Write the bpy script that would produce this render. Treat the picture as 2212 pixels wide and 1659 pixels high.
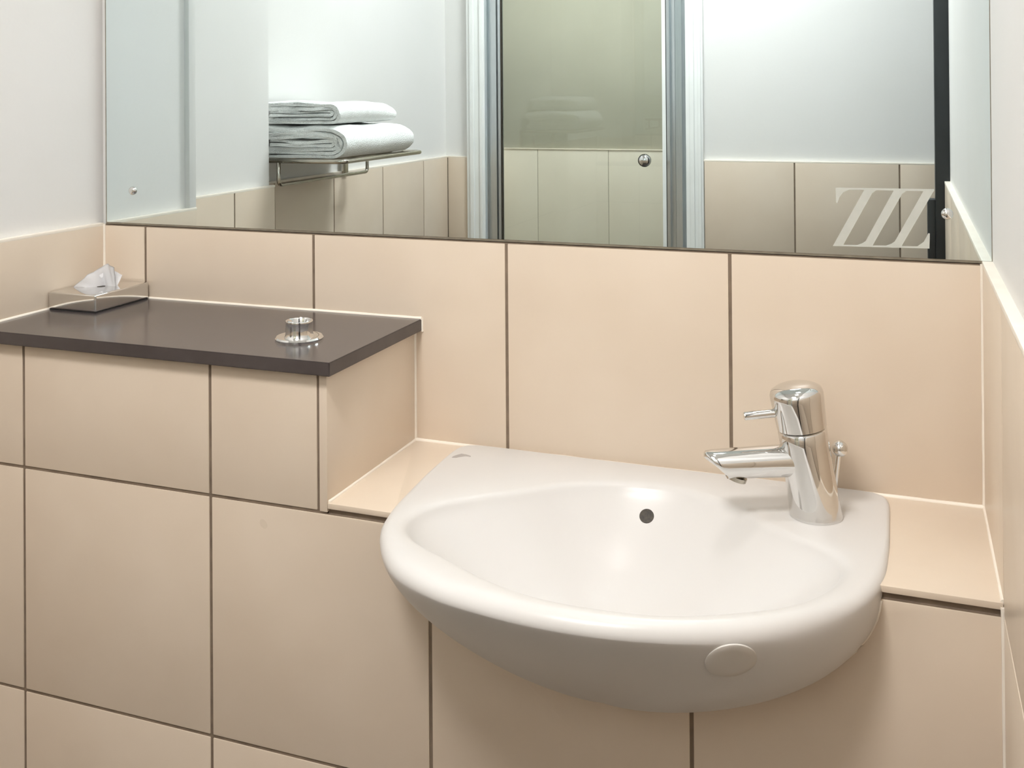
import bpy, bmesh, math, random
from mathutils import Vector, Matrix, noise

for _o in list(bpy.data.objects):
    bpy.data.objects.remove(_o, do_unlink=True)
scene = bpy.context.scene
COL = scene.collection
EYE = 1.30                                   # camera height above the floor

# ------------------------------------------------------------------ camera
F_PX, PY_PX, YAW, PITCH, ROLL, DIST = 2262.64, 186.9, 0.35627, 0.0062, -0.0075, 1.3279
cam_data = bpy.data.cameras.new('camera')
cam = bpy.data.objects.new('camera', cam_data)
COL.objects.link(cam)
cam_data.sensor_width = 36.0
cam_data.lens = 36.0 * F_PX / 2212.0
cam_data.shift_y = -(829.5 - PY_PX) / 2212.0
cam_data.clip_start = 0.01
fw = Vector((-math.sin(YAW) * math.cos(PITCH), math.cos(YAW) * math.cos(PITCH), math.sin(PITCH)))
rt = Vector((math.cos(YAW), math.sin(YAW), 0.0))
up = rt.cross(fw)
rt, up = rt * math.cos(ROLL) + up * math.sin(ROLL), up * math.cos(ROLL) - rt * math.sin(ROLL)
m = Matrix((rt, up, -fw)).transposed().to_4x4()
m.translation = Vector((0.0, -DIST, EYE))
cam.matrix_world = m
scene.camera = cam

# ------------------------------------------------------------------ world, exposure
world = bpy.data.worlds.new('world')
scene.world = world
world.use_nodes = True
world.node_tree.nodes['Background'].inputs[0].default_value = (0.8, 0.85, 0.9, 1)
world.node_tree.nodes['Background'].inputs[1].default_value = 0.0
vs = scene.view_settings
vs.view_transform = 'Standard'
vs.look = 'None'
vs.gamma = 1.0
vs.use_curve_mapping = False
vs.exposure = -0.10
LAMP_COLOUR = (1.0, 0.99, 0.985)
# x, y, radius, radiance, label
LAMPS = [(-0.30, -0.32, 0.110, 31.0, 'round ceiling downlight directly above the basin'),
         (-0.52, -1.26, 0.210, 63.0, 'large round ceiling light in middle of the ceiling'),
         (-1.00, -2.02, 0.100, 180.0, 'added round light brightening inside of the shower')]  # shower light is added, an unseen source to brighten the cubicle
scene.cycles.max_bounces = 8
scene.cycles.diffuse_bounces = 4
scene.cycles.glossy_bounces = 6
scene.cycles.sample_clamp_indirect = 8.0
scene.cycles.use_adaptive_sampling = True
scene.cycles.adaptive_threshold = 0.06
scene.cycles.use_denoising = True

# ------------------------------------------------------------------ dimensions (metres)
def K(z):
    return z + EYE
XL, XR = -1.184, 0.0855                      # tile faces of the side walls
ZM = K(-0.2022)                              # top of the wall tiles
ZL = K(-0.4842)                              # ledge under the mirror wall
ZC = K(-0.3142)                              # counter top
TH = 0.0165
XB = -0.642                                  # right face of the cistern box
YF = -0.2402                                 # front face of the boxing
ZG1, ZG2 = K(-0.4959), K(-0.7929)
PL = 0.011                                   # tiles stand proud of the plaster
X2, X3 = -1.305, -1.365                      # left wall steps back twice
Y1, Y2 = -0.233, -0.668
YFAR = -1.742
YLEFT = -1.755                               # end of the left wall beside the shower lining
YDOOR = -1.135
HC = 2.38                                    # ceiling
G = 0.0021                                   # half a joint

# ------------------------------------------------------------------ materials
def new_mat(name):
    mt = bpy.data.materials.new(name)
    mt.use_nodes = True
    nt = mt.node_tree
    return mt, nt, nt.nodes['Principled BSDF']

def srgb(r, g, b):
    f = lambda c: (c / 255 / 12.92) if c / 255 <= 0.04045 else ((c / 255 + 0.055) / 1.055) ** 2.4
    return (f(r), f(g), f(b), 1.0)

def mottled(name, c1, c2, scale, rough, bump=0.0, bscale=80.0, spec=0.5, coat=0.0, rvar=0.0, metallic=0.0, stretch=None):
    mt, nt, b = new_mat(name)
    geo = nt.nodes.new('ShaderNodeNewGeometry')
    mp = nt.nodes.new('ShaderNodeMapping')
    nt.links.new(geo.outputs['Position'], mp.inputs['Vector'])
    if stretch:
        mp.inputs['Scale'].default_value = stretch
    n = nt.nodes.new('ShaderNodeTexNoise')
    n.inputs['Scale'].default_value = scale
    n.inputs['Detail'].default_value = 2
    n.inputs['Roughness'].default_value = 0.55
    nt.links.new(mp.outputs['Vector'], n.inputs['Vector'])
    mx = nt.nodes.new('ShaderNodeMix')
    mx.data_type = 'RGBA'
    mx.inputs[6].default_value = c1
    mx.inputs[7].default_value = c2
    cr = nt.nodes.new('ShaderNodeMapRange')
    cr.inputs[1].default_value = 0.3
    cr.inputs[2].default_value = 0.7
    nt.links.new(n.outputs['Fac'], cr.inputs[0])
    nt.links.new(cr.outputs[0], mx.inputs[0])
    nt.links.new(mx.outputs[2], b.inputs['Base Color'])
    b.inputs['Roughness'].default_value = rough
    b.inputs['Specular IOR Level'].default_value = spec
    b.inputs['Coat Weight'].default_value = coat
    b.inputs['Metallic'].default_value = metallic
    if rvar:
        rr = nt.nodes.new('ShaderNodeMapRange')
        rr.inputs[3].default_value = rough - rvar
        rr.inputs[4].default_value = rough + rvar
        nt.links.new(n.outputs['Fac'], rr.inputs[0])
        nt.links.new(rr.outputs[0], b.inputs['Roughness'])
    if bump:
        n2 = nt.nodes.new('ShaderNodeTexNoise')
        n2.inputs['Scale'].default_value = bscale
        n2.inputs['Detail'].default_value = 1
        nt.links.new(mp.outputs['Vector'], n2.inputs['Vector'])
        bp = nt.nodes.new('ShaderNodeBump')
        bp.inputs['Strength'].default_value = bump
        bp.inputs['Distance'].default_value = 0.002
        nt.links.new(n2.outputs['Fac'], bp.inputs['Height'])
        nt.links.new(bp.outputs['Normal'], b.inputs['Normal'])
    return mt

M = {}
M['tile'] = mottled('beige_tile', srgb(222, 206, 187), srgb(217, 200, 180), 7.0, 0.30, 0.10, 45, 0.45, rvar=0.05)
M['grout'] = mottled('brown_grout', srgb(136, 119, 101), srgb(116, 100, 85), 40.0, 0.9, 0.3, 200)
M['seal'] = mottled('white_sealant', srgb(243, 234, 220), srgb(236, 226, 212), 25.0, 0.4, 0.05)
M['plaster'] = mottled('white_paint', srgb(229, 227, 224), srgb(225, 223, 219), 3.0, 0.55, 0.06, 120, 0.4)
M['ceiling'] = mottled('ceiling_paint', srgb(238, 237, 234), srgb(234, 233, 230), 3.0, 0.8)
M['floor'] = mottled('floor_vinyl', srgb(80, 73, 68), srgb(70, 64, 60), 18.0, 0.5, 0.1)
M['counter'] = mottled('charcoal_laminate', srgb(76, 69, 68), srgb(71, 64, 63), 30.0, 0.19, 0.02, 300, 0.5)
M['ceramic'] = mottled('white_ceramic', srgb(214, 211, 207), srgb(212, 208, 204), 4.0, 0.28, 0.0, spec=0.30)
M['chrome'] = mottled('polished_chrome', srgb(225, 224, 222), srgb(220, 219, 217), 30.0, 0.05, metallic=1.0)
M['steel'] = mottled('dull_steel', srgb(190, 184, 172), srgb(180, 174, 162), 40.0, 0.22, metallic=1.0)
M['alu'] = mottled('satin_aluminium', srgb(205, 210, 212), srgb(196, 202, 205), 20.0, 0.32, metallic=1.0, stretch=(30, 30, 1))
M['mirror'] = mottled('silvered_mirror', srgb(232, 243, 245), srgb(231, 242, 244), 2.0, 0.0, metallic=1.0)
M['edge'] = mottled('mirror_edge', srgb(150, 142, 126), srgb(126, 118, 104), 60.0, 0.3, metallic=0.3)
M['frost'] = mottled('frosted_etching', srgb(196, 196, 187), srgb(190, 191, 182), 60.0, 0.6)
M['black'] = mottled('black_paint', srgb(38, 40, 42), srgb(33, 35, 36), 20.0, 0.45)
M['dark'] = mottled('dark_cavity', srgb(70, 62, 50), srgb(40, 34, 28), 300.0, 0.6)  # shade of openings put into the colour; also a dark seal
M['white'] = mottled('white_plastic', srgb(236, 237, 234), srgb(231, 232, 229), 10.0, 0.35)
M['cap'] = mottled('ivory_plastic', srgb(214, 209, 202), srgb(210, 205, 198), 10.0, 0.4)
M['towel'] = mottled('white_terry', srgb(244, 245, 243), srgb(236, 238, 235), 90.0, 0.95, 0.9, 420, 0.1)
M['tissue'] = mottled('tissue_paper', srgb(247, 246, 246), srgb(240, 239, 240), 40.0, 0.9, 0.2, 150, 0.1)
M['panel'] = mottled('shower_panel', srgb(180, 177, 162), srgb(174, 171, 156), 5.0, 0.35, 0.05)  # darkened in colour to even out the lamp's falloff down the wall
M['showertile'] = mottled('shower_tile', srgb(246, 239, 226), srgb(243, 235, 221), 6.0, 0.35, 0.05)  # lightened in colour where less of the lamp's light reaches
gm = bpy.data.materials.new('shower_glass')
gm.use_nodes = True
gnt = gm.node_tree
for n in list(gnt.nodes):
    gnt.nodes.remove(n)
_go = gnt.nodes.new('ShaderNodeOutputMaterial')
_gx = gnt.nodes.new('ShaderNodeMixShader')
_gt = gnt.nodes.new('ShaderNodeBsdfTransparent')
_gg = gnt.nodes.new('ShaderNodeBsdfGlossy')
_gf = gnt.nodes.new('ShaderNodeFresnel')
_gf.inputs['IOR'].default_value = 1.5
_gt.inputs['Color'].default_value = (0.965, 0.97, 0.95, 1)
_gg.inputs['Roughness'].default_value = 0.0
gnt.links.new(_gf.outputs[0], _gx.inputs[0])
gnt.links.new(_gt.outputs[0], _gx.inputs[1])
gnt.links.new(_gg.outputs[0], _gx.inputs[2])
gnt.links.new(_gx.outputs[0], _go.inputs[0])
M['glass'] = gm
lm = bpy.data.materials.new('lamp_lens')
lm.use_nodes = True
lnt = lm.node_tree
for n in list(lnt.nodes):
    lnt.nodes.remove(n)
_o = lnt.nodes.new('ShaderNodeOutputMaterial')

# ------------------------------------------------------------------ mesh helpers
def finish(name, bm, mat, parent=None, smooth=False, angle=None):
    bmesh.ops.recalc_face_normals(bm, faces=bm.faces[:])
    me = bpy.data.meshes.new(name)
    bm.to_mesh(me)
    bm.free()
    me.materials.append(M[mat] if isinstance(mat, str) else mat)
    if smooth:
        for p in me.polygons:
            p.use_smooth = True
        if angle is not None:
            me.set_sharp_from_angle(angle=angle)
    o = bpy.data.objects.new(name, me)
    COL.objects.link(o)
    if parent is not None:
        o.parent = parent
    return o

def add_box(bm, a, b, bevel=0.0, seg=1):
    r = bmesh.ops.create_cube(bm, size=1.0)
    a, b = Vector(a), Vector(b)
    lo = Vector((min(a.x, b.x), min(a.y, b.y), min(a.z, b.z)))
    hi = Vector((max(a.x, b.x), max(a.y, b.y), max(a.z, b.z)))
    for v in r['verts']:
        v.co = Vector(((lo.x + hi.x) / 2 + v.co.x * (hi.x - lo.x), (lo.y + hi.y) / 2 + v.co.y * (hi.y - lo.y),
                       (lo.z + hi.z) / 2 + v.co.z * (hi.z - lo.z)))
    if bevel:
        es = list({e for v in r['verts'] for e in v.link_edges})
        bmesh.ops.bevel(bm, geom=es, offset=bevel, segments=seg, profile=0.6, affect='EDGES')

def box(name, a, b, mat, parent=None, bevel=0.0, seg=1):
    bm = bmesh.new()
    add_box(bm, a, b, bevel, seg)
    return finish(name, bm, mat, parent, smooth=bool(bevel and seg > 1), angle=0.6)

def add_prism(bm, pts, axis, lo, hi):
    """polygon pts (2D) extruded along axis ('x','y','z') from lo to hi"""
    def P(p, t):
        return {'x': (t, p[0], p[1]), 'y': (p[0], t, p[1]), 'z': (p[0], p[1], t)}[axis]
    va = [bm.verts.new(P(p, lo)) for p in pts]
    vb = [bm.verts.new(P(p, hi)) for p in pts]
    bm.faces.new(va)
    bm.faces.new(vb[::-1])
    n = len(pts)
    for i in range(n):
        bm.faces.new((va[i], va[(i + 1) % n], vb[(i + 1) % n], vb[i]))

def rings(bm, rr, close0=True, close1=True, loop=True):
    """skin a list of rings of points"""
    vv = [[bm.verts.new(p) for p in r] for r in rr]
    n = len(vv[0])
    for a, b in zip(vv[:-1], vv[1:]):
        for i in range(n if loop else n - 1):
            j = (i + 1) % n
            bm.faces.new((a[i], a[j], b[j], b[i]))
    if close0:
        bm.faces.new(vv[0][::-1])
    if close1:
        bm.faces.new(vv[-1])
    return vv

def circle(c, ax, r, n=32, ref=None):
    ax = Vector(ax).normalized()
    ref = Vector(ref) if ref is not None else (Vector((0, 0, 1)) if abs(ax.z) < 0.9 else Vector((1, 0, 0)))
    u = (ref - ax * ref.dot(ax)).normalized()
    w = ax.cross(u)
    return [Vector(c) + u * (r * math.cos(2 * math.pi * i / n)) + w * (r * math.sin(2 * math.pi * i / n)) for i in range(n)]

def add_tube(bm, path, r, n=16):
    path = [Vector(p) for p in path]
    rr = []
    for i, p in enumerate(path):
        t = (path[min(i + 1, len(path) - 1)] - path[max(i - 1, 0)]).normalized()
        rr.append(circle(p, t, r, n, ref=(0.13, 0.21, 0.97) if abs(t.z) < 0.8 else (1, 0.1, 0)))
    rings(bm, rr)

def rounded_path(pts, rad, k=6):
    pts = [Vector(p) for p in pts]
    out = [pts[0]]
    for a, b, c in zip(pts[:-2], pts[1:-1], pts[2:]):
        d1, d2 = (a - b).normalized(), (c - b).normalized()
        p1, p2 = b + d1 * rad, b + d2 * rad
        for i in range(k + 1):
            t = i / k
            out.append(p1 * (1 - t) ** 2 + b * 2 * t * (1 - t) + p2 * t * t)
    out.append(pts[-1])
    return out

def add_lathe(bm, c, ax, prof, n=40):
    """prof: (height along ax, radius)"""
    ax = Vector(ax).normalized()
    rings(bm, [circle(Vector(c) + ax * h, ax, max(r, 1e-4), n) for h, r in prof])

def lathe(name, c, ax, prof, mat, parent=None, n=40, angle=0.7):
    bm = bmesh.new()
    add_lathe(bm, c, ax, prof, n)
    return finish(name, bm, mat, parent, smooth=True, angle=angle)

def thing(name, label, cat, loc=(0, 0, 0), group=None):
    o = bpy.data.objects.new(name, None)
    o.empty_display_size = 0.05
    COL.objects.link(o)
    o.location = loc
    o['label'] = label
    o['category'] = cat
    if group:
        o['group'] = group
    return o

def tag(o, label, cat, group=None):
    o['label'] = label
    o['category'] = cat
    if group:
        o['group'] = group
    return o

def adopt(root, *parts):
    """parent parts modelled in world space to a root that stands elsewhere"""
    for p in parts:
        p.parent = root
        p.matrix_parent_inverse = Matrix.Translation(-root.location)

def struct(o, label=None):
    o['kind'] = 'structure'
    if label:
        o['label'] = label
    return o

def tiles(parent, cells, plane, face, depth=0.0075, mat='tile', g=G, bevel=0.0009):
    """cells (u0,u1,z0,z1) on a plane: 'y-' faces -y, 'y+' faces +y, 'x+' faces +x, 'x-' faces -x, 'z+' faces up"""
    for (u0, u1, z0, z1) in cells:
        u0, u1 = min(u0, u1) + g, max(u0, u1) - g
        z0, z1 = min(z0, z1) + g, max(z0, z1) - g
        if plane == 'y-':
            box('tile', (u0, face, z0), (u1, face + depth, z1), mat, parent, bevel, 2)
        elif plane == 'y+':
            box('tile', (u0, face - depth, z0), (u1, face, z1), mat, parent, bevel, 2)
        elif plane == 'x+':
            box('tile', (face - depth, u0, z0), (face, u1, z1), mat, parent, bevel, 2)
        elif plane == 'x-':
            box('tile', (face, u0, z0), (face + depth, u1, z1), mat, parent, bevel, 2)

# ================================================================== THE ROOM
fl = struct(box('floor', (-1.6, -2.75, -0.06), (0.9, 0.2, 0.0), 'floor'), 'brown grey vinyl bathroom floor')
ce = struct(box('ceiling', (-1.6, -2.75, HC), (0.9, 0.2, HC + 0.06), 'ceiling'), 'white painted ceiling above the basin')

# ---- back wall: plaster above, tiles below the mirror
wb = struct(box('wall_back', (-1.6, PL, 0.0), (0.30, 0.20, HC), 'plaster'), 'white wall behind mirror with one row of beige tiles')
gbk = box('grout_bed', (XL - 0.004, 0.0012, ZL - 0.005), (XR + 0.004, PL - 0.0002, ZM - 0.0005), 'grout', wb)
bx = [XL, -1.1044, -0.8044, -0.5044, -0.2044, XR]
cells = []
for i in range(5):
    cells.append((bx[i], bx[i + 1], ZC - 0.001 if bx[i + 1] < XB else ZL - 0.001, ZM))
tiles(wb, cells, 'y-', 0.0, 0.0075)

# ---- left wall: three planes, each standing further back
wl = bpy.data.objects.new('wall_left', None)
COL.objects.link(wl)
struct(wl, 'white left wall with beige tiled dado stepping back twice')
box('plaster', (-1.6, Y1 + 0.008, 0), (XL - PL, PL, HC), 'plaster', wl)
box('plaster', (-1.6, Y2 + 0.008, 0), (X2 - PL, Y1 + 0.008, HC), 'plaster', wl)
box('plaster', (-1.6, YLEFT, 0), (X3 - PL, Y2 + 0.008, HC), 'plaster', wl)
box('corner_strip', (XL - PL - 0.02, Y1, ZM - 0.0028), (XL - 0.001, Y1 + 0.019, HC), 'plaster', wl, 0.003, 2)
box('grout_bed', (XL - PL, Y1 + 0.003, ZC), (XL - 0.0035, 0.0, ZM - 0.0006), 'grout', wl)
tiles(wl, [(Y1, 0.0, ZC - 0.001, ZM)], 'x+', XL)
box('grout_bed', (X2 - PL, Y2 + 0.003, 0.0), (X2 - 0.0013, Y1 + 0.008, ZM - 0.0006), 'grout', wl)
ys = [Y1 + 0.008, -0.517, Y2]
for r0, r1 in ((0.0, 0.21), (0.21, ZG2), (ZG2, ZG1), (ZG1, ZM)):
    tiles(wl, [(ys[i + 1], ys[i], r0, r1) for i in range(2)], 'x+', X2)
box('grout_bed', (X3 - PL, YLEFT, 0.0), (X3 - 0.0013, Y2 + 0.008, ZM - 0.0006), 'grout', wl)
ys = [Y2 + 0.008, -0.757, -1.028, -1.298, -1.565, YLEFT + 0.010]
for r0, r1 in ((0.0, 0.21), (0.21, ZG2), (ZG2, ZG1), (ZG1, ZM)):
    tiles(wl, [(ys[i + 1], ys[i], r0, r1) for i in range(5)], 'x+', X3)
box('tile_cap', (XL - PL, Y1, ZM - 0.0028), (XL, 0.0, ZM + 0.0022), 'seal', wl, 0.001, 2)
box('tile_cap', (X2 - PL, Y2, ZM - 0.0028), (X2, Y1 + 0.008, ZM + 0.0022), 'seal', wl, 0.001, 2)
box('tile_cap', (X3 - PL, YLEFT, ZM - 0.0028), (X3, Y2 + 0.008, ZM + 0.0022), 'seal', wl, 0.001, 2)
# the two step faces
tiles(wl, [(X2, XL, r0, r1) for r0, r1 in ((0.0, 0.21), (0.21, ZG2), (ZG2, ZG1), (ZG1, ZM))], 'y-', Y1, 0.007)
tiles(wl, [(X3, X2, r0, r1) for r0, r1 in ((0.0, 0.21), (0.21, ZG2), (ZG2, ZG1), (ZG1, ZM))], 'y-', Y2, 0.007)

# ---- right wall
wr = struct(box('wall_right', (XR + PL, YDOOR, 0.0), (0.30, PL, HC), 'plaster'), 'white right wall with beige tiled dado')
box('grout_bed', (XR + 0.0013, YDOOR + 0.004, 0.0), (XR + PL - 0.0002, 0.0, ZM - 0.0006), 'grout', wr)
ys = [0.0, -0.2405, -0.54, -0.84, YDOOR]
for r0, r1 in ((0.0, 0.21), (0.21, ZG2), (ZG2, ZG1), (ZG1, ZM)):
    tiles(wr, [(ys[i + 1], ys[i], r0, r1) for i in range(4)], 'x-', XR)
box('tile_cap', (XR - 0.0005, YDOOR, ZM - 0.0028), (XR + PL + 0.001, 0.0, ZM + 0.0035), 'seal', wr, 0.0012, 2)

# ---- doorway in the right wall: black frame and door beside the photographer
d1 = bpy.data.objects.new('door_1', None)
COL.objects.link(d1)
struct(d1, 'black framed door in right wall')
box('jamb', (0.0665, YDOOR - 0.045, 0.0), (0.115, YDOOR - 0.001, 2.1), 'black', d1, 0.002, 2)
box('jamb', (0.0865, YFAR + 0.003, 0.0), (0.115, YFAR + 0.04, 2.1), 'black', d1, 0.002, 2)
box('door_leaf', (0.10, YFAR + 0.042, 0.005), (0.135, YDOOR - 0.047, 2.06), 'black', d1, 0.002, 2)
box('head', (0.0865, YFAR + 0.003, 2.06), (0.30, YDOOR - 0.001, 2.1), 'black', d1)
lk = box('lock_case', (0.0500, YDOOR - 0.043, K(-0.52)), (0.067, YDOOR - 0.006, K(-0.240)), 'black', d1, 0.003, 2)
struct(box('wall_above_door', (XR + PL, YFAR - 0.02, 2.1), (0.30, YDOOR, HC), 'plaster'), 'white wall above the black door')
struct(box('wall_hall', (0.16, YFAR - 0.02, 0.0), (0.30, YDOOR, 2.1), 'plaster'), 'white wall behind the black door')

# ---- wall opposite the mirror, with the shower opening
SX0, SX1 = -1.234, -0.597                    # aluminium frame, outside to outside
wf_ = bpy.data.objects.new('wall_front', None)
COL.objects.link(wf_)
struct(wf_, 'white wall opposite mirror with beige dado and shower opening')
box('plaster', (SX1 + 0.05, YFAR - 0.12, 0.0), (0.30, YFAR - PL, HC), 'plaster', wf_)
box('plaster', (-1.6, YLEFT - 0.05, 0.0), (SX0 - 0.061, YLEFT, HC), 'plaster', wf_)
box('plaster', (SX0 - 0.061, YLEFT - 0.05, 2.12), (SX1 + 0.05, YFAR - PL, HC), 'plaster', wf_)
box('plaster', (SX0 - 0.061, YLEFT - 0.05, 0.0), (SX0 - 0.004, YFAR - 0.06, 2.12), 'plaster', wf_)
box('grout_bed', (SX1 + 0.053, YFAR - PL + 0.0002, 0.0), (XR + 0.004, YFAR - 0.0013, ZM - 0.0006), 'grout', wf_)
xs = [-0.546, -0.288, -0.008, XR]
for r0, r1 in ((0.0, 0.21), (0.21, ZG2), (ZG2, ZG1), (ZG1, ZM)):
    tiles(wf_, [(xs[i], xs[i + 1], r0, r1) for i in range(3)], 'y+', YFAR)
    tiles(wf_, [(X3, -1.2945, r0, r1)], 'y+', YLEFT + 0.010, 0.0095, g=0.0008)
box('tile_cap', (X3, YLEFT, ZM - 0.0028), (-1.2955, YLEFT + 0.010, ZM + 0.0022), 'seal', wf_, 0.001, 2)
box('tile_cap', (-0.546, YFAR - PL, ZM - 0.0028), (XR, YFAR, ZM + 0.0022), 'seal', wf_, 0.001, 2)
# white linings either side of the shower door
for k, (x0, x1) in enumerate(((-1.295, SX0), (SX1, -0.545))):
    t = struct(box('trim_%d' % (k + 1), (x0, YFAR - 0.06, 0.0), (x1, YFAR + 0.006, 2.12), 'white', None, 0.003, 2),
               ('white lining board left of the shower door', 'white lining board right of the shower door')[k])
    box('bead', (x0 + 0.012, YFAR + 0.0058, 0.0), (x0 + 0.026, YFAR + 0.0105, 2.12), 'white', t, 0.0015, 2)
    box('bead', (x1 - 0.016, YFAR + 0.0058, 0.0), (x1 - 0.006, YFAR + 0.0095, 2.12), 'white', t, 0.0015, 2)

# ---- shower cubicle behind the glass
sh = bpy.data.objects.new('wall_shower', None)
COL.objects.link(sh)
struct(sh, 'cream panelled shower cubicle behind the glass door')
ZS = K(-0.220)
SB = -2.55
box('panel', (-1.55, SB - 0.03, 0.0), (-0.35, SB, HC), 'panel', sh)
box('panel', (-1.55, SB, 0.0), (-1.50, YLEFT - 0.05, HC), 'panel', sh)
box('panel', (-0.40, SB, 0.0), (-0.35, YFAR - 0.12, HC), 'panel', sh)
box('dado_cap', (-1.5, SB, ZS - 0.001), (-0.4, SB + 0.013, ZS + 0.004), 'seal', sh, 0.002, 2)
xs = [-1.5, -1.335, -1.05, -0.75, -0.4]
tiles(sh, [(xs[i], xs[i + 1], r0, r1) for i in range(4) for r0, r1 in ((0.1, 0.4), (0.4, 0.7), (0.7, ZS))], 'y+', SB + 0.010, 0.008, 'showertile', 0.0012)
ys = [SB + 0.01, -2.25, -1.95, -1.87]
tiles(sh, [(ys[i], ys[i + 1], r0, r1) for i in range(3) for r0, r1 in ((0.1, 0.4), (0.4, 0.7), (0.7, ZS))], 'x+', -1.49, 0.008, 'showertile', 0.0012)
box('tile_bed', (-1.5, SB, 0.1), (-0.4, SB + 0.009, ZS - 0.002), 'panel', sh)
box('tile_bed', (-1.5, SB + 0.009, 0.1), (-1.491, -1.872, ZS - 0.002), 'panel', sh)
box('shower_tray', (-1.5, SB, 0.0), (-0.4, YFAR - 0.06, 0.10), 'white', sh, 0.01, 2)

# ---- boxing below: concealed cistern on the left, basin support along the wall
wx = bpy.data.objects.new('wall_boxing', None)
COL.objects.link(wx)
struct(wx, 'tiled boxing carrying dark counter and basin')
# side tile edge shows at the corner, so the front bed stops short of it
box('grout_bed', (X2, YF + 0.0013, 0.0), (XR + 0.0018, YF + 0.012, ZG1 - 0.001), 'grout', wx)
box('grout_bed', (X2, YF + 0.0013, ZG1 - 0.001), (XB - 0.002, YF + 0.012, ZC - TH - 0.001), 'grout', wx)
box('grout_bed', (XB, YF + 0.004, ZG1 - 0.002), (XR + 0.0018, YF + 0.02, ZL - 0.006), 'grout', wx)
box('grout_bed', (XB - 0.011, YF + 0.004, ZG1), (XB - 0.004, -0.001, ZC - TH - 0.001), 'grout', wx)
fx = [X2, -1.1059, -0.8076, -0.5093, -0.2110, XR]
for r0, r1 in ((0.0, 0.21), (0.21, ZG2), (ZG2, ZG1)):
    tiles(wx, [(fx[i], fx[i + 1], r0, r1) for i in range(5)], 'y-', YF, 0.009)
tiles(wx, [(X2, -1.1059, ZG1, ZC - TH), (-1.1059, -0.8076, ZG1, ZC - TH), (-0.8076, -0.6536, ZG1, ZC - TH)], 'y-', YF, 0.009)
# right-hand face of the cistern box
box('tile', (XB - 0.0105, YF, ZG1 + 0.001), (XB, -0.0002, ZC - TH - 0.0005), 'tile', wx, 0.0007, 2)
# ledge tiles left and right of the basin
box('tile', (XB + 0.0003, YF, ZL - 0.0066), (-0.500, -0.0002, ZL), 'tile', wx, 0.0007, 2)
box('tile', (-0.085, YF, ZL - 0.0066), (XR - 0.0003, -0.0002, ZL), 'tile', wx, 0.0007, 2)

# ---- white sealant in the corners (beads with slightly uneven width)
def bead(name, a, b, w, label, seed=0):
    a, b = Vector(a), Vector(b)
    n = max(6, int((b - a).length / 0.012))
    bm = bmesh.new()
    ax = (b - a).normalized()
    rr = []
    for i in range(n + 1):
        p = a.lerp(b, i / n)
        k = 1.0 + 0.16 * noise.noise(Vector((p.x * 35 + seed, p.y * 35, p.z * 35)))
        if i in (0, n):
            k *= 1.15
        rr.append(circle(p, ax, w * k, 10))
    rings(bm, rr)
    return struct(finish(name, bm, 'seal', None, True, 0.9), label)
S = 0.0023
nb = [2]
def sealant(a, b, label, w=S):
    nb[0] += 1
    bead('trim_%d' % nb[0], a, b, w, label, nb[0] * 3.7)
sealant((XL, 0, ZC), (XL, 0, ZM), 'white sealant bead in back left corner')
sealant((XR, 0, ZL), (XR, 0, ZM), 'white sealant bead in back right corner above ledge')
sealant((XB, 0, ZL), (XB, 0, ZC - TH), 'white sealant bead in corner right of the cistern box')
sealant((XB, 0, ZL), (XR, 0, ZL), 'white sealant bead along the back of the basin ledge', 0.0030)
sealant((XB, YF + 0.002, ZL), (XB, 0, ZL), 'white sealant bead at foot of the cistern box side')
sealant((XR, YF + 0.002, ZL), (XR, 0, ZL), 'white sealant bead along right edge of the ledge')
sealant((XR, YF, 0.0), (XR, YF, ZL - 0.004), 'white sealant bead in right corner below the ledge')
sealant((XL, 0, ZC), (-0.631, 0, ZC), 'white sealant bead along back of dark counter', 0.0026)
sealant((XL, 0, ZC), (XL, Y1, ZC), 'white sealant bead along left end of dark counter', 0.0026)
sealant((-0.6305, -0.0005, ZC - TH - 0.001), (-0.6305, -0.0005, ZC + 0.001), 'short white sealant bead at right end of the counter', 0.0019)

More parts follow.
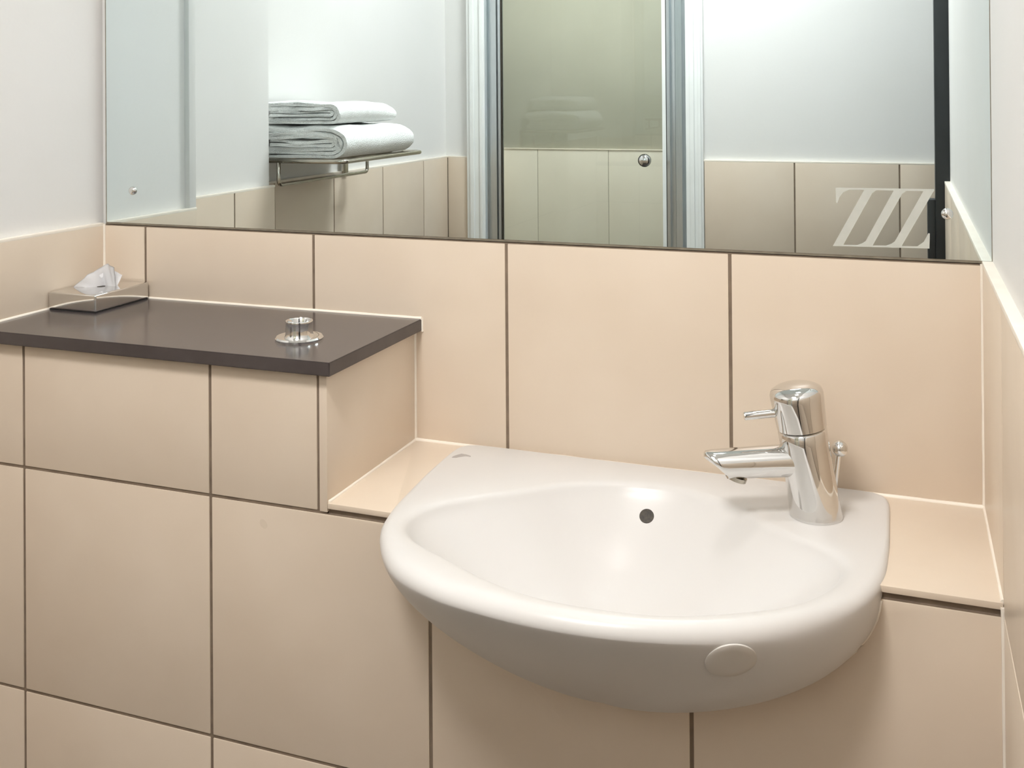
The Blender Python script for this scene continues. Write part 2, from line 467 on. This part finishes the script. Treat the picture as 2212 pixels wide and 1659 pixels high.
# ================================================================== MIRROR
mir = thing('wall_mirror', 'wide frameless wall mirror with etched slanted emblem above the tiles', 'mirror', (-0.54, 0.0, ZM))
MX0, MX1, MZ0, MZ1 = -1.1785, 0.0955, ZM + 0.0036, 2.05
gp = box('glass', (MX0, 0.0, MZ0), (MX1, 0.006, MZ1), 'mirror')
ep = []
ep.append(box('polished_edge', (MX0 - 0.0006, 0.0004, MZ0 - 0.0030), (MX1 + 0.0006, 0.0075, MZ0 - 0.0001), 'edge'))
ep.append(box('polished_edge', (MX0 - 0.0022, 0.0004, MZ0 - 0.0030), (MX0 - 0.0001, 0.0075, MZ1), 'edge'))
ep.append(box('polished_edge', (MX1 + 0.0001, 0.0004, MZ0 - 0.0030), (MX1 + 0.0028, 0.0075, MZ1), 'edge'))
emb = [
    [(-0.0436, -0.1196), (-0.0323, -0.1193), (-0.0687, -0.1879), (-0.0803, -0.1885)],
    [(-0.0099, -0.1188), (0.0018, -0.1185), (-0.0351, -0.187), (-0.0459, -0.1875)],
    [(0.0228, -0.1191), (0.0342, -0.1188), (-0.0031, -0.1873), (-0.0137, -0.1878)],
    [(-0.0763, -0.1176), (0.0347, -0.1167), (0.0342, -0.1193), (-0.061, -0.1198), (-0.0676, -0.1231), (-0.0718, -0.1289), (-0.0745, -0.1365), (-0.076, -0.1359)],
    [(-0.0803, -0.1885), (-0.0682, -0.1865), (-0.0486, -0.1861), (0.0154, -0.1848), (0.0227, -0.1789), (0.0278, -0.1686), (0.0293, -0.1691), (0.0287, -0.1868)],
    [(-0.0323, -0.1184), (-0.0253, -0.1183), (-0.0307, -0.1202), (-0.0345, -0.1234)],
    [(0.0018, -0.118), (0.0086, -0.118), (0.0034, -0.1198), (-0.0004, -0.123)],
    [(-0.0529, -0.1866), (-0.0458, -0.1835), (-0.042, -0.1805), (-0.0453, -0.1874)],
    [(-0.02, -0.1858), (-0.0131, -0.1827), (-0.0093, -0.1797), (-0.0129, -0.1869)]]
bm = bmesh.new()
for k, poly in enumerate(emb):
    add_prism(bm, [(x, K(z)) for x, z in poly], 'y', -0.00018 - 0.00001 * k, 0.0)
e = finish('etched_emblem', bm, 'frost')
e['label'] = 'frosted emblem of three slanted strokes'
for sx, sz in ((-1.1277, -0.1482), (0.0484, -0.1454)):
    ep.append(lathe('fixing_screw', (sx, 0.0, K(sz)), (0, -1, 0), [(0, 0.0066), (0.0015, 0.0066), (0.0030, 0.0058), (0.0042, 0.0040), (0.0048, 0.0018), (0.0049, 0.0)], 'chrome', None, 24, 1.2))
adopt(mir, gp, e, *ep)

# ================================================================== COUNTER
bm = bmesh.new()
yo = YF - 0.0126
add_prism(bm, [(X2 + 0.0004, yo), (-0.6306, yo), (-0.6306, -0.0012), (XL + 0.0006, -0.0012), (XL + 0.0006, Y1 - 0.0005), (X2 + 0.0004, Y1 - 0.0005)],
          'z', ZC - TH, ZC)
bmesh.ops.bevel(bm, geom=bm.edges[:], offset=0.0009, segments=2, affect='EDGES')
tag(finish('counter', bm, 'counter', None, True, 0.6), 'dark charcoal counter slab on top of the tiled cistern box', 'counter')

# ================================================================== FLUSH BUTTON
bc = Vector((-0.7290, -0.1600, ZC))
fb = thing('flush_button', 'round chrome flush button with flange set in dark counter', 'button', bc)
a_ = lathe('flange', bc, (0, 0, 1), [(0, 0.0305), (0.0022, 0.0308), (0.0042, 0.0292), (0.0046, 0.0265), (0.0040, 0.0230), (0.0034, 0.019)], 'chrome')
b_ = lathe('sleeve', bc, (0, 0, 1), [(0.003, 0.0195), (0.006, 0.0180), (0.0085, 0.0174), (0.0215, 0.0172), (0.0228, 0.0176), (0.0240, 0.0172), (0.0243, 0.0158), (0.0225, 0.0146), (0.010, 0.0143)], 'chrome')
c_ = lathe('push_plate', bc, (0, 0, 1), [(0.005, 0.0142), (0.0100, 0.0142), (0.0112, 0.0135), (0.0116, 0.006), (0.0116, 0.0)], 'chrome')
adopt(fb, a_, b_, c_)

# ================================================================== TISSUE BOX
tb = thing('tissue_box', 'low mirror polished tissue box in corner of dark counter', 'tissue box', (-1.139, -0.060, ZC))
t1, t2 = (-1.1810, -0.1190), (-1.0945, -0.0045)
HT = 0.0262
bm = bmesh.new()
add_box(bm, (t1[0], t1[1], ZC + 0.0016), (t2[0], t2[1], ZC + HT), 0.0028, 4)
p1 = finish('casing', bm, 'chrome', None, True, 0.7)
p2 = box('gap_shade_strip', (t1[0] + 0.0012, t1[1] + 0.0012, ZC), (t2[0] - 0.0012, t2[1] - 0.0012, ZC + 0.0017), 'black')  # black strip painted as the shaded gap under the casing
p3 = lathe('slot', (-1.1385, -0.058, ZC + HT - 0.0004), (0, 0, 1), [(0, 0.006), (0.0006, 0.006), (0.0008, 0.005), (0.0008, 0.0)], 'dark')  # dark disc, the shade inside the opening put into its colour
adopt(tb, p1, p2, p3)
# the tissue drawn up out of the slot: a crumpled sheet
bm = bmesh.new()
NU, NV = 29, 15
tc = Vector((-1.1385, -0.058, ZC + HT))
grid = []
rnd = random.Random(4)
ex = Vector((math.cos(YAW), math.sin(YAW), 0)); ey = Vector((-ex.y, ex.x, 0))
for j in range(NV):
    row = []
    v = j / (NV - 1)
    for i in range(NU):
        u = i / (NU - 1) * 2 - 1
        wdt = 0.022 + (0.020 if u < 0 else 0.004) * v ** 0.9
        top = 0.0 + 0.036 * (0.64 + 0.36 * math.sin(u * 1.9 + 0.55)) - 0.010 * max(0, -u) ** 2
        pleat = (0.009 * math.sin(u * 4.2 + 0.9) + 0.002 * math.sin(u * 11 + v * 3)) * (0.45 + 0.55 * v)
        s = tc + ex * (u * wdt - 0.003 * v) + ey * (pleat + 0.006 * (1 - v) * u) + Vector((0, 0, -0.002 + top * v))
        s += 0.0018 * v * Vector(noise.noise_vector(s * 90))
        row.append(s)
    grid.append(row)
rings(bm, grid, False, False, False)
bmesh.ops.solidify(bm, geom=bm.faces[:], thickness=0.0006)
# a second fold standing behind
grid = []
for j in range(NV):
    row = []
    v = j / (NV - 1)
    for i in range(NU):
        u = i / (NU - 1) * 2 - 1
        wdt = 0.018 + 0.008 * v
        s = tc + ex * (u * wdt + 0.002) + ey * (0.010 + 0.006 * math.sin(u * 7) * v) + Vector((0, 0, -0.002 + 0.026 * v * (0.7 + 0.3 * math.sin(u * 2.6 + 0.8))))
        s += 0.002 * v * Vector(noise.noise_vector(s * 70))
        row.append(s)
    grid.append(row)
rings(bm, grid, False, False, False)
ts = finish('tissue', bm, 'tissue', None, True)
tag(ts, 'crumpled white tissue sticking out of polished box', 'tissue')

# ================================================================== BASIN
ZR = K(-0.479)
BC = Vector((-0.292, -0.205))
def catmull(pts, k=10):
    out = []
    n = len(pts)
    for i in range(n):
        p0, p1, p2, p3 = [Vector(pts[(i + q) % n]) for q in (-1, 0, 1, 2)]
        for s in range(k):
            t = s / k
            out.append(0.5 * ((2 * p1) + (-p0 + p2) * t + (2 * p0 - 5 * p1 + 4 * p2 - p3) * t * t + (-p0 + 3 * p1 - 3 * p2 + p3) * t ** 3))
    return out
OUTER = catmull([(-0.570, -0.030), (-0.5695, -0.09), (-0.566, -0.155), (-0.560, -0.235), (-0.544, -0.295), (-0.500, -0.357), (-0.447, -0.389), (-0.395, -0.404),
         (-0.320, -0.413), (-0.240, -0.408), (-0.161, -0.386), (-0.095, -0.347), (-0.045, -0.292), (-0.022, -0.235), (-0.017, -0.165), (-0.017, -0.09), (-0.018, -0.030),
         (-0.024, -0.008), (-0.040, -0.0025), (-0.14, -0.0025), (-0.24, -0.0025), (-0.34, -0.0025), (-0.44, -0.0025), (-0.54, -0.0025), (-0.564, -0.008)])
INNER = catmull([(-0.526, -0.262), (-0.518, -0.216), (-0.482, -0.178), (-0.440, -0.144), (-0.395, -0.103), (-0.340, -0.076), (-0.290, -0.068), (-0.240, -0.074),
         (-0.190, -0.100), (-0.152, -0.135), (-0.116, -0.162), (-0.078, -0.185), (-0.060, -0.215), (-0.068, -0.262), (-0.104, -0.315), (-0.163, -0.353),
         (-0.223, -0.376), (-0.313, -0.381), (-0.380, -0.365), (-0.440, -0.335), (-0.500, -0.302)])
def radial(poly, n):
    res = []
    for i in range(n):
        a = 2 * math.pi * i / n
        d = Vector((math.cos(a), math.sin(a)))
        best = 0.0
        for p, q in zip(poly, poly[1:] + poly[:1]):
            p, q = p - BC, q - BC
            e_ = q - p
            den = d.x * e_.y - d.y * e_.x
            if abs(den) < 1e-12:
                continue
            t = (p.x * e_.y - p.y * e_.x) / den
            s = (p.x * d.y - p.y * d.x) / den
            if t > 0 and -1e-6 <= s <= 1 + 1e-6:
                best = max(best, t)
        res.append(best)
    return res
NB = 200
RO, RI = radial(OUTER, NB), radial(INNER, NB)
def smooth_list(L, it):
    for _ in range(it):
        L = [(L[i - 1] + 2 * L[i] + L[(i + 1) % len(L)]) / 4 for i in range(len(L))]
    return L
RI = smooth_list(RI, 3)
RO = smooth_list(RO, 1)
DEPTH, HOUT = 0.107, 0.145
def ring(rf, zf):
    out = []
    for i in range(NB):
        a = 2 * math.pi * i / NB
        r, z = rf(i), zf(i)
        out.append(Vector((BC.x + r * math.cos(a), BC.y + r * math.sin(a), z)))
    return out
bowl_p = 2.2
BOWL_SHIFT = 0.050                           # the waste lies towards the front of the bowl
def bowl_z(s):
    return ZR - 0.0095 - (DEPTH - 0.0095) * (1 - s ** bowl_p)
RR = []
for k in range(1, 21):
    s = (k / 20) ** 0.75
    RR.append([Vector((q.x, q.y - BOWL_SHIFT * (1 - s), q.z)) for q in ring(lambda i: (RI[i] - 0.003) * s, lambda i: bowl_z(s))])
LIP = [(-0.0012, -0.0062), (0.0016, -0.0036), (0.0052, -0.0016), (0.0095, -0.0004)]
for dr, dz in LIP:
    RR.append(ring(lambda i: RI[i] + min(dr, 0.45 * (RO[i] - RI[i])), lambda i: ZR + dz))
RR.append(ring(lambda i: 0.5 * (RI[i] + RO[i]), lambda i: ZR))
# rolled outer edge: tight at the back, generous at the front
def roll(i):
    y = math.sin(2 * math.pi * i / NB)
    return 0.006 + 0.012 * max(0.0, min(1.0, 0.3 - y * 1.2))
for t in (0.0, 0.2, 0.4, 0.6, 0.8, 1.0):
    an = t * math.pi / 2
    RR.append(ring(lambda i: RO[i] - min(roll(i), 0.45 * (RO[i] - RI[i])) * (1 - math.sin(an)), lambda i: ZR - roll(i) * 0.8 * (1 - math.cos(an))))
def under_p(i):
    c = math.cos(2 * math.pi * i / NB)
    return 1.15 + (0.65 * c ** 4 if c < 0 else 1.05 * c ** 4)
for k in range(1, 25):
    t = k / 24 * math.pi / 2
    rg = []
    for i in range(NB):
        p = under_p(i)
        a = 2 * math.pi * i / NB
        f = max(0.012, math.cos(t)) ** (2 / p)
        z0 = ZR - roll(i) * 0.8
        # the deepest point of the shell lies where it meets the front of the boxing
        cy = BC.y + (-0.290 - BC.y) * (1 - f)
        rg.append(Vector((BC.x + RO[i] * f * math.cos(a), cy + RO[i] * f * math.sin(a), z0 - (HOUT - roll(i) * 0.8) * math.sin(t) ** (2 / p))))
    RR.append(rg)
bm = bmesh.new()
rings(bm, RR)
basin = thing('wash_basin', 'white ceramic semi recessed wash basin set into tiled ledge', 'basin', (BC.x, BC.y, ZR))
shell = finish('shell', bm, 'ceramic', None, True, 1.2)
adopt(basin, shell)
# thin sealant line where the shell meets the front of the boxing
sm = bmesh.new()
rings(sm, RR[-26:], False, True)
sm.normal_update()
res = bmesh.ops.bisect_plane(sm, geom=sm.verts[:] + sm.edges[:] + sm.faces[:], plane_co=(0, YF - 0.0003, 0), plane_no=(0, 1, 0))
line = sorted([v.co.copy() for v in res['geom_cut'] if isinstance(v, bmesh.types.BMVert) and v.co.z < ZL - 0.004], key=lambda c: math.atan2(c.x - BC.x, -(c.z - ZL)))
sm.free()
path = [line[0]]
for q in line:
    if (q - path[-1]).length > 0.006:
        path.append(q)
bm = bmesh.new()
add_tube(bm, path, 0.0016, 8)
sl = finish('sealant_line', bm, 'seal', None, True)
adopt(basin, sl)
# oval blanking cap on the underside, on the right of the front
bm = bmesh.new()
from mathutils.bvhtree import BVHTree
tree = BVHTree.FromPolygons([v.co for v in shell.data.vertices], [p.vertices for p in shell.data.polygons])
hit = tree.ray_cast(Vector((-0.1495, -0.60, K(-0.5145))), Vector((0, 1, 0)))
cpos, cnrm = hit[0], hit[1]
cap = lathe('blanking_cap', cpos - cnrm * 0.0012, cnrm, [(0, 0.0235), (0.0013, 0.0235), (0.0018, 0.0228), (0.0021, 0.015), (0.0022, 0.0)], 'cap', None, 40)
bm.free()
adopt(basin, cap)
# cut the recess for the basin out of the boxing tiles behind it
cm = bmesh.new()
cut = [[Vector((BC.x + (q.x - BC.x) * 0.985, BC.y + (q.y - BC.y) * 0.985, q.z + 0.0015)) for q in r] for r in RR[-24:]]
cut.insert(0, [Vector((q.x, q.y, ZR + 0.05)) for q in cut[0]])
rings(cm, cut)
cutter = finish('cutter', cm, 'grout')
for o in list(wx.children):
    bb = [Vector(c) for c in o.bound_box]
    lo = [min(c[k] for c in bb) for k in range(3)]
    hi = [max(c[k] for c in bb) for k in range(3)]
    if hi[0] > -0.56 and lo[0] < -0.03 and hi[2] > ZR - HOUT - 0.01:
        md = o.modifiers.new('recess', 'BOOLEAN')
        md.operation = 'DIFFERENCE'
        md.solver = 'EXACT'
        md.object = cutter
        bpy.context.view_layer.update()
        ev = o.evaluated_get(bpy.context.evaluated_depsgraph_get())
        nm = bpy.data.meshes.new_from_object(ev)
        o.modifiers.clear()
        o.data = nm
bpy.data.objects.remove(cutter, do_unlink=True)
# dark disc painted as the shaded overflow opening high on the back of the bowl, waste fitting at the bottom, blanking cap below the rim
def on_bowl(i, s):
    a = 2 * math.pi * i / NB
    q = lambda ii, ss: Vector((BC.x + (RI[ii] - 0.003) * ss * math.cos(2 * math.pi * ii / NB), BC.y - BOWL_SHIFT * (1 - ss) + (RI[ii] - 0.003) * ss * math.sin(2 * math.pi * ii / NB), bowl_z(ss)))
    p = q(i, s)
    nrm = (q((i + 1) % NB, s) - p).cross(q(i, s - 0.01) - p).normalized()
    if nrm.dot(Vector((BC.x, BC.y, ZR + 0.1)) - p) < 0:
        nrm = -nrm
    return p, nrm
p, nrm = on_bowl(NB // 4, 0.895)
ov = lathe('overflow_shade_disc', p - nrm * 0.0010, nrm, [(0, 0.0088), (0.0014, 0.0088), (0.0016, 0.0082), (0.0012, 0.0)], 'dark')
ov['label'] = 'dark disc painted as shade of the overflow opening'
bm = bmesh.new()
add_prism(bm, [(-0.5598, -0.0585), (-0.5575, -0.0521), (-0.5531, -0.0446), (-0.5453, -0.0456), (-0.538, -0.0487), (-0.5367, -0.052), (-0.544, -0.0517),
               (-0.5494, -0.0564), (-0.5543, -0.0618), (-0.5590, -0.0632)], 'z', ZR - 0.0006, ZR + 0.00015)
mk = finish('maker_mark', bm, mottled('grey_print', srgb(176, 170, 166), srgb(168, 162, 158), 50.0, 0.4))
mk['label'] = 'small grey printed arc on back left corner of rim'
adopt(basin, mk)
zb = bowl_z(0.02)
wc = Vector((BC.x, BC.y - BOWL_SHIFT, zb - 0.0015))
w1 = lathe('waste_flange', wc, (0, 0, 1), [(0, 0.032), (0.003, 0.032), (0.0045, 0.029), (0.004, 0.024), (0.003, 0.0)], 'chrome')
w2 = lathe('waste_plug', wc + Vector((0, 0, 0.0005)), (0, 0, 1), [(0, 0.021), (0.004, 0.0205), (0.006, 0.015), (0.0065, 0.0)], 'chrome')
adopt(basin, ov, w1, w2)

# ================================================================== TAP
T0 = Vector((-0.0950, -0.0985, ZR))
DV = Vector((-0.93, -0.37, 0)).normalized()
LEAN = 0.155
def axis_pt(h):
    return T0 + DV * (LEAN * h) + Vector((0, 0, h))
AX = (DV * LEAN + Vector((0, 0, 1))).normalized()
def tap_rings(bm, prof, n=56):
    rr = []
    for h, r in prof:
        k = min(1.0, h / 0.05)
        ax = Vector((0, 0, 1)).lerp(AX, k).normalized()
        rr.append(circle(axis_pt(h), ax, max(r, 1e-4), n, ref=DV))
    rings(bm, rr)
tap = thing('basin_tap', 'chrome single lever mixer tap leaning over white basin', 'tap', T0)
bm = bmesh.new()
tap_rings(bm, [(0.0, 0.0290), (0.0015, 0.0294), (0.0035, 0.0290), (0.010, 0.0284), (0.03, 0.0277), (0.06, 0.0272), (0.085, 0.0271), (0.0965, 0.0271), (0.0978, 0.0260), (0.0984, 0.024)])
b1 = finish('body', bm, 'chrome', None, True, 0.8)
bm = bmesh.new()
tap_rings(bm, [(0.0986, 0.024), (0.0990, 0.0256), (0.1002, 0.0276), (0.118, 0.0287), (0.133, 0.0298), (0.1385, 0.0297), (0.1425, 0.0280), (0.1455, 0.0230), (0.1475, 0.0170), (0.1486, 0.0090), (0.1489, 0.0)])
b2 = finish('handle', bm, 'chrome', None, True, 0.8)
hp = axis_pt(0.118)
ld = (DV + Vector((0, 0, -0.085))).normalized()
b3 = lathe('lever', hp + ld * 0.022, ld, [(0, 0.0070), (0.006, 0.0068), (0.0065, 0.0050), (0.010, 0.0047), (0.0395, 0.0047), (0.0410, 0.0042), (0.0413, 0.0)], 'chrome', None, 24)
# spout: a stubby tube cut off at a slant
sp0 = axis_pt(0.063)
sd = (DV + Vector((0, 0, -0.035))).normalized()
su = (Vector((0, 0, 1)) - sd * sd.z).normalized()
sw = sd.cross(su)
rr = []
NS = 36
for l, r, cut in ((0.0, 0.0180, 0), (0.03, 0.0176, 0), (0.06, 0.0170, 0), (0.092, 0.0162, 0.0), (0.106, 0.0158, 0.6), (0.1145, 0.0152, 1.0), (0.1165, 0.0135, 1.0), (0.1170, 0.009, 1.0)):
    rg = []
    for i in range(NS):
        a = 2 * math.pi * i / NS
        cu, cw = math.cos(a), math.sin(a)
        back = cut * (1 - cu) * 0.5 * 0.026
        rg.append(sp0 + sd * (l - back) + su * (r * 1.0 * cu) + sw * (r * 1.06 * cw))
    rr.append(rg)
bm = bmesh.new()
rings(bm, rr)
b4 = finish('spout', bm, 'chrome', None, True, 0.8)
oc = sp0 + sd * 0.080 - su * 0.0145
b5 = lathe('aerator', oc, (-su + sd * 0.35), [(0, 0.0115), (0.0045, 0.0112), (0.0050, 0.0100), (0.0042, 0.009), (0.0042, 0.0)], 'steel', None, 24)
pk = Vector((-0.0800, -0.0700, ZR))
pt = Vector((-0.0700, -0.0815, ZR + 0.0725))
pd = (pt - pk).normalized()
b6 = lathe('pull_rod', pk, pd, [(0, 0.0030), ((pt - pk).length, 0.0030)], 'chrome', None, 16)
b7 = lathe('rod_knob', pt - pd * 0.0092, pd,
           [(0.0092 * (1 - math.cos(math.pi * k / 14)), 0.0092 * math.sin(math.pi * k / 14)) for k in range(15)], 'chrome', None, 28, 3.0)
adopt(tap, b1, b2, b3, b4, b5, b6)
b7.parent = b6
b7.matrix_parent_inverse = Matrix.Identity(4)

# ================================================================== SHOWER DOOR
YG = YFAR - 0.012
sd_ = thing('shower_door', 'glass shower door in satin aluminium frame reflected in the mirror', 'shower door', ((SX0 + SX1) / 2, YG, 0.10))
parts = []
def profile_post(x0, x1):
    w = x1 - x0
    bm = bmesh.new()
    pts = [(x0, -0.02), (x0, 0.012), (x0 + 0.18 * w, 0.018), (x0 + 0.22 * w, 0.010), (x0 + 0.45 * w, 0.014), (x0 + 0.5 * w, 0.020),
           (x0 + 0.82 * w, 0.020), (x0 + 0.88 * w, 0.013), (x1, 0.008), (x1, -0.02)]
    add_prism(bm, [(x, YG + y) for x, y in pts], 'z', 0.10, 2.06)
    return finish('frame_post', bm, 'alu')
parts.append(profile_post(SX0, -1.183))
parts.append(profile_post(-0.654, SX1))
parts.append(box('frame_rail', (SX0, YG - 0.02, 2.06), (SX1, YG + 0.016, 2.115), 'alu', None, 0.002, 2))
parts.append(box('frame_rail', (SX0, YG - 0.02, 0.10), (SX1, YG + 0.016, 0.13), 'alu', None, 0.002, 2))
parts.append(box('glazing_seal', (-1.183, YG - 0.006, 0.13), (-1.1795, YG + 0.006, 2.06), 'dark'))
parts.append(box('glazing_seal', (-0.6575, YG - 0.006, 0.13), (-0.654, YG + 0.006, 2.06), 'black'))
parts.append(box('edge_strip', (-0.669, YG - 0.004, 0.13), (-0.6575, YG + 0.006, 2.06), 'white', None, 0.001, 2))
gl = box('pane', (-1.1795, YG - 0.003, 0.13), (-0.669, YG + 0.003, 2.06), 'glass')
parts.append(gl)
kc = Vector((-0.7185, YG + 0.003, K(-0.2034)))
kb = lathe('door_knob', kc, (0, 1, 0), [(0, 0.011), (0.004, 0.010), (0.010, 0.010), (0.014, 0.017), (0.022, 0.020), (0.030, 0.0185), (0.036, 0.012), (0.038, 0.0)], 'chrome', None, 32, 1.2)
parts.append(kb)
adopt(sd_, *parts)

# ================================================================== TOWEL SHELF AND TOWELS
SZ = K(-0.1475)
sx0, sx1, sy0, sy1 = X3, -1.143, -0.684, -1.084
rk = thing('towel_shelf', 'steel tube towel shelf on left wall below folded white towels', 'towel shelf', (X3, (sy0 + sy1) / 2, SZ))
parts = []
bm = bmesh.new()
add_tube(bm, rounded_path([(sx0, sy0, SZ), (sx1, sy0, SZ), (sx1, sy1, SZ), (sx0, sy1, SZ)], 0.02), 0.0052, 16)
parts.append(finish('outer_rail', bm, 'steel', None, True))
for k in range(4):
    x = sx0 + (sx1 - sx0) * (k + 0.8) / 5
    bm = bmesh.new()
    add_tube(bm, [(x, sy0, SZ), (x, sy1, SZ)], 0.0036, 12)
    parts.append(finish('slat_bar', bm, 'steel', None, True))
for yy in (sy0 - 0.004, sy1 + 0.004):
    parts.append(box('wall_plate', (X3, yy - 0.012, SZ - 0.064), (X3 + 0.006, yy + 0.012, SZ + 0.006), 'steel', None, 0.001, 2))
xb_ = -1.306
bm = bmesh.new()
add_tube(bm, rounded_path([(xb_, sy0 + 0.001, SZ - 0.004), (xb_, sy0 + 0.001, SZ - 0.054), (xb_, sy1 - 0.012, SZ - 0.054), (xb_, sy1 - 0.012, SZ - 0.002)], 0.012), 0.0046, 14)
parts.append(finish('towel_bar', bm, 'steel', None, True))
adopt(rk, *parts)

def towel(label, x0, x1, y0, y1, z0, h, layers, seed, droop):
    """a towel folded over and over: nested U folds whose round side faces the room (+x)"""
    bm = bmesh.new()
    t = h / (2 * layers)                     # pile thickness of one layer
    NYs = 26
    for L in range(layers):
        outer_r = h / 2 - L * t
        inner_r = outer_r - t * 0.90
        xc = x1 - h / 2 - L * 0.001
        xe = x0 + 0.006 * L
        prof = []
        ns, na = 14, 16
        for i in range(ns):
            prof.append((xe + (xc - xe) * i / ns, outer_r))
        for i in range(na + 1):
            a = math.pi / 2 - math.pi * i / na
            prof.append((xc + outer_r * math.cos(a) * 1.12, outer_r * math.sin(a)))
        for i in range(1, ns + 1):
            prof.append((xc + (xe - xc) * i / ns, -outer_r))
        r2 = max(inner_r, 0.0004)
        for i in range(ns):
            prof.append((xe + (xc - xe) * i / ns, -r2))
        for i in range(na + 1):
            a = -math.pi / 2 + math.pi * i / na
            prof.append((xc + r2 * math.cos(a) * 1.12, r2 * math.sin(a)))
        for i in range(1, ns + 1):
            prof.append((xc + (xe - xc) * i / ns, r2))
        rr = []
        for j in range(NYs + 1):
            v = j / NYs
            y = y0 + (y1 - y0) * v
            # soften both ends a little
            e_ = min(v, 1 - v)
            puff = 1.0 - 0.10 * max(0.0, 1 - e_ / 0.10) ** 2
            rg = []
            for (px, pz) in prof:
                q = Vector((px, y, pz))
                d = noise.noise(Vector((px * 14 + seed, y * 9, pz * 30 + L * 5))) * 0.0055
                d2 = noise.noise(Vector((px * 45 + seed, y * 40 + L * 3, pz * 60))) * 0.0013
                endw = noise.noise(Vector((px * 30, seed + L * 7.1, pz * 60))) * 0.008 * (1 - 2 * v)
                zz = (pz + h / 2) * puff * (1 - droop * v * v) - h / 2 + (d + d2) * (1 if pz > 0 else 0.35)
                rg.append(Vector((px + d * 0.7, y + endw, z0 + h / 2 + max(zz, -h / 2))))
            rr.append(rg)
        rings(bm, rr)
    o = finish('folded_towel', bm, 'towel', None, True, 1.3)
    return tag(o, label, 'towel', 'folded towels on the steel shelf')
towel('thick folded white bath towel lying directly on steel shelf', X3 + 0.004, -1.147, -0.702, -1.036, SZ + 0.0056, 0.072, 4, 1.3, 0.05)
towel('thinner folded white towel on top of the other towel', X3 + 0.006, -1.165, -0.712, -0.985, SZ + 0.0815, 0.051, 3, 8.9, 0.20)

# ================================================================== CEILING LIGHTS
em = lnt.nodes.new('ShaderNodeEmission')
em.inputs[0].default_value = LAMP_COLOUR + (1.0,)
at = lnt.nodes.new('ShaderNodeAttribute')
at.attribute_type = 'OBJECT'
at.attribute_name = 'radiance'
lnt.links.new(at.outputs['Fac'], em.inputs[1])
lnt.links.new(em.outputs[0], _o.inputs[0])
for x, y, LAMP_R, power, label in LAMPS:
    c = Vector((x, y, HC))
    lt = thing('downlight', label, 'light', c, 'round ceiling lights')
    r1 = lathe('bezel', c, (0, 0, -1), [(0, LAMP_R + 0.016), (0.004, LAMP_R + 0.016), (0.006, LAMP_R + 0.010), (0.004, LAMP_R + 0.001), (0.001, LAMP_R)], 'white', None, 40)
    r2 = lathe('lens', c - Vector((0, 0, 0.0012)), (0, 0, -1), [(0, LAMP_R), (0.002, LAMP_R - 0.001), (0.0025, 0.0)], lm, None, 40)
    r2['radiance'] = power
    adopt(lt, r1, r2)
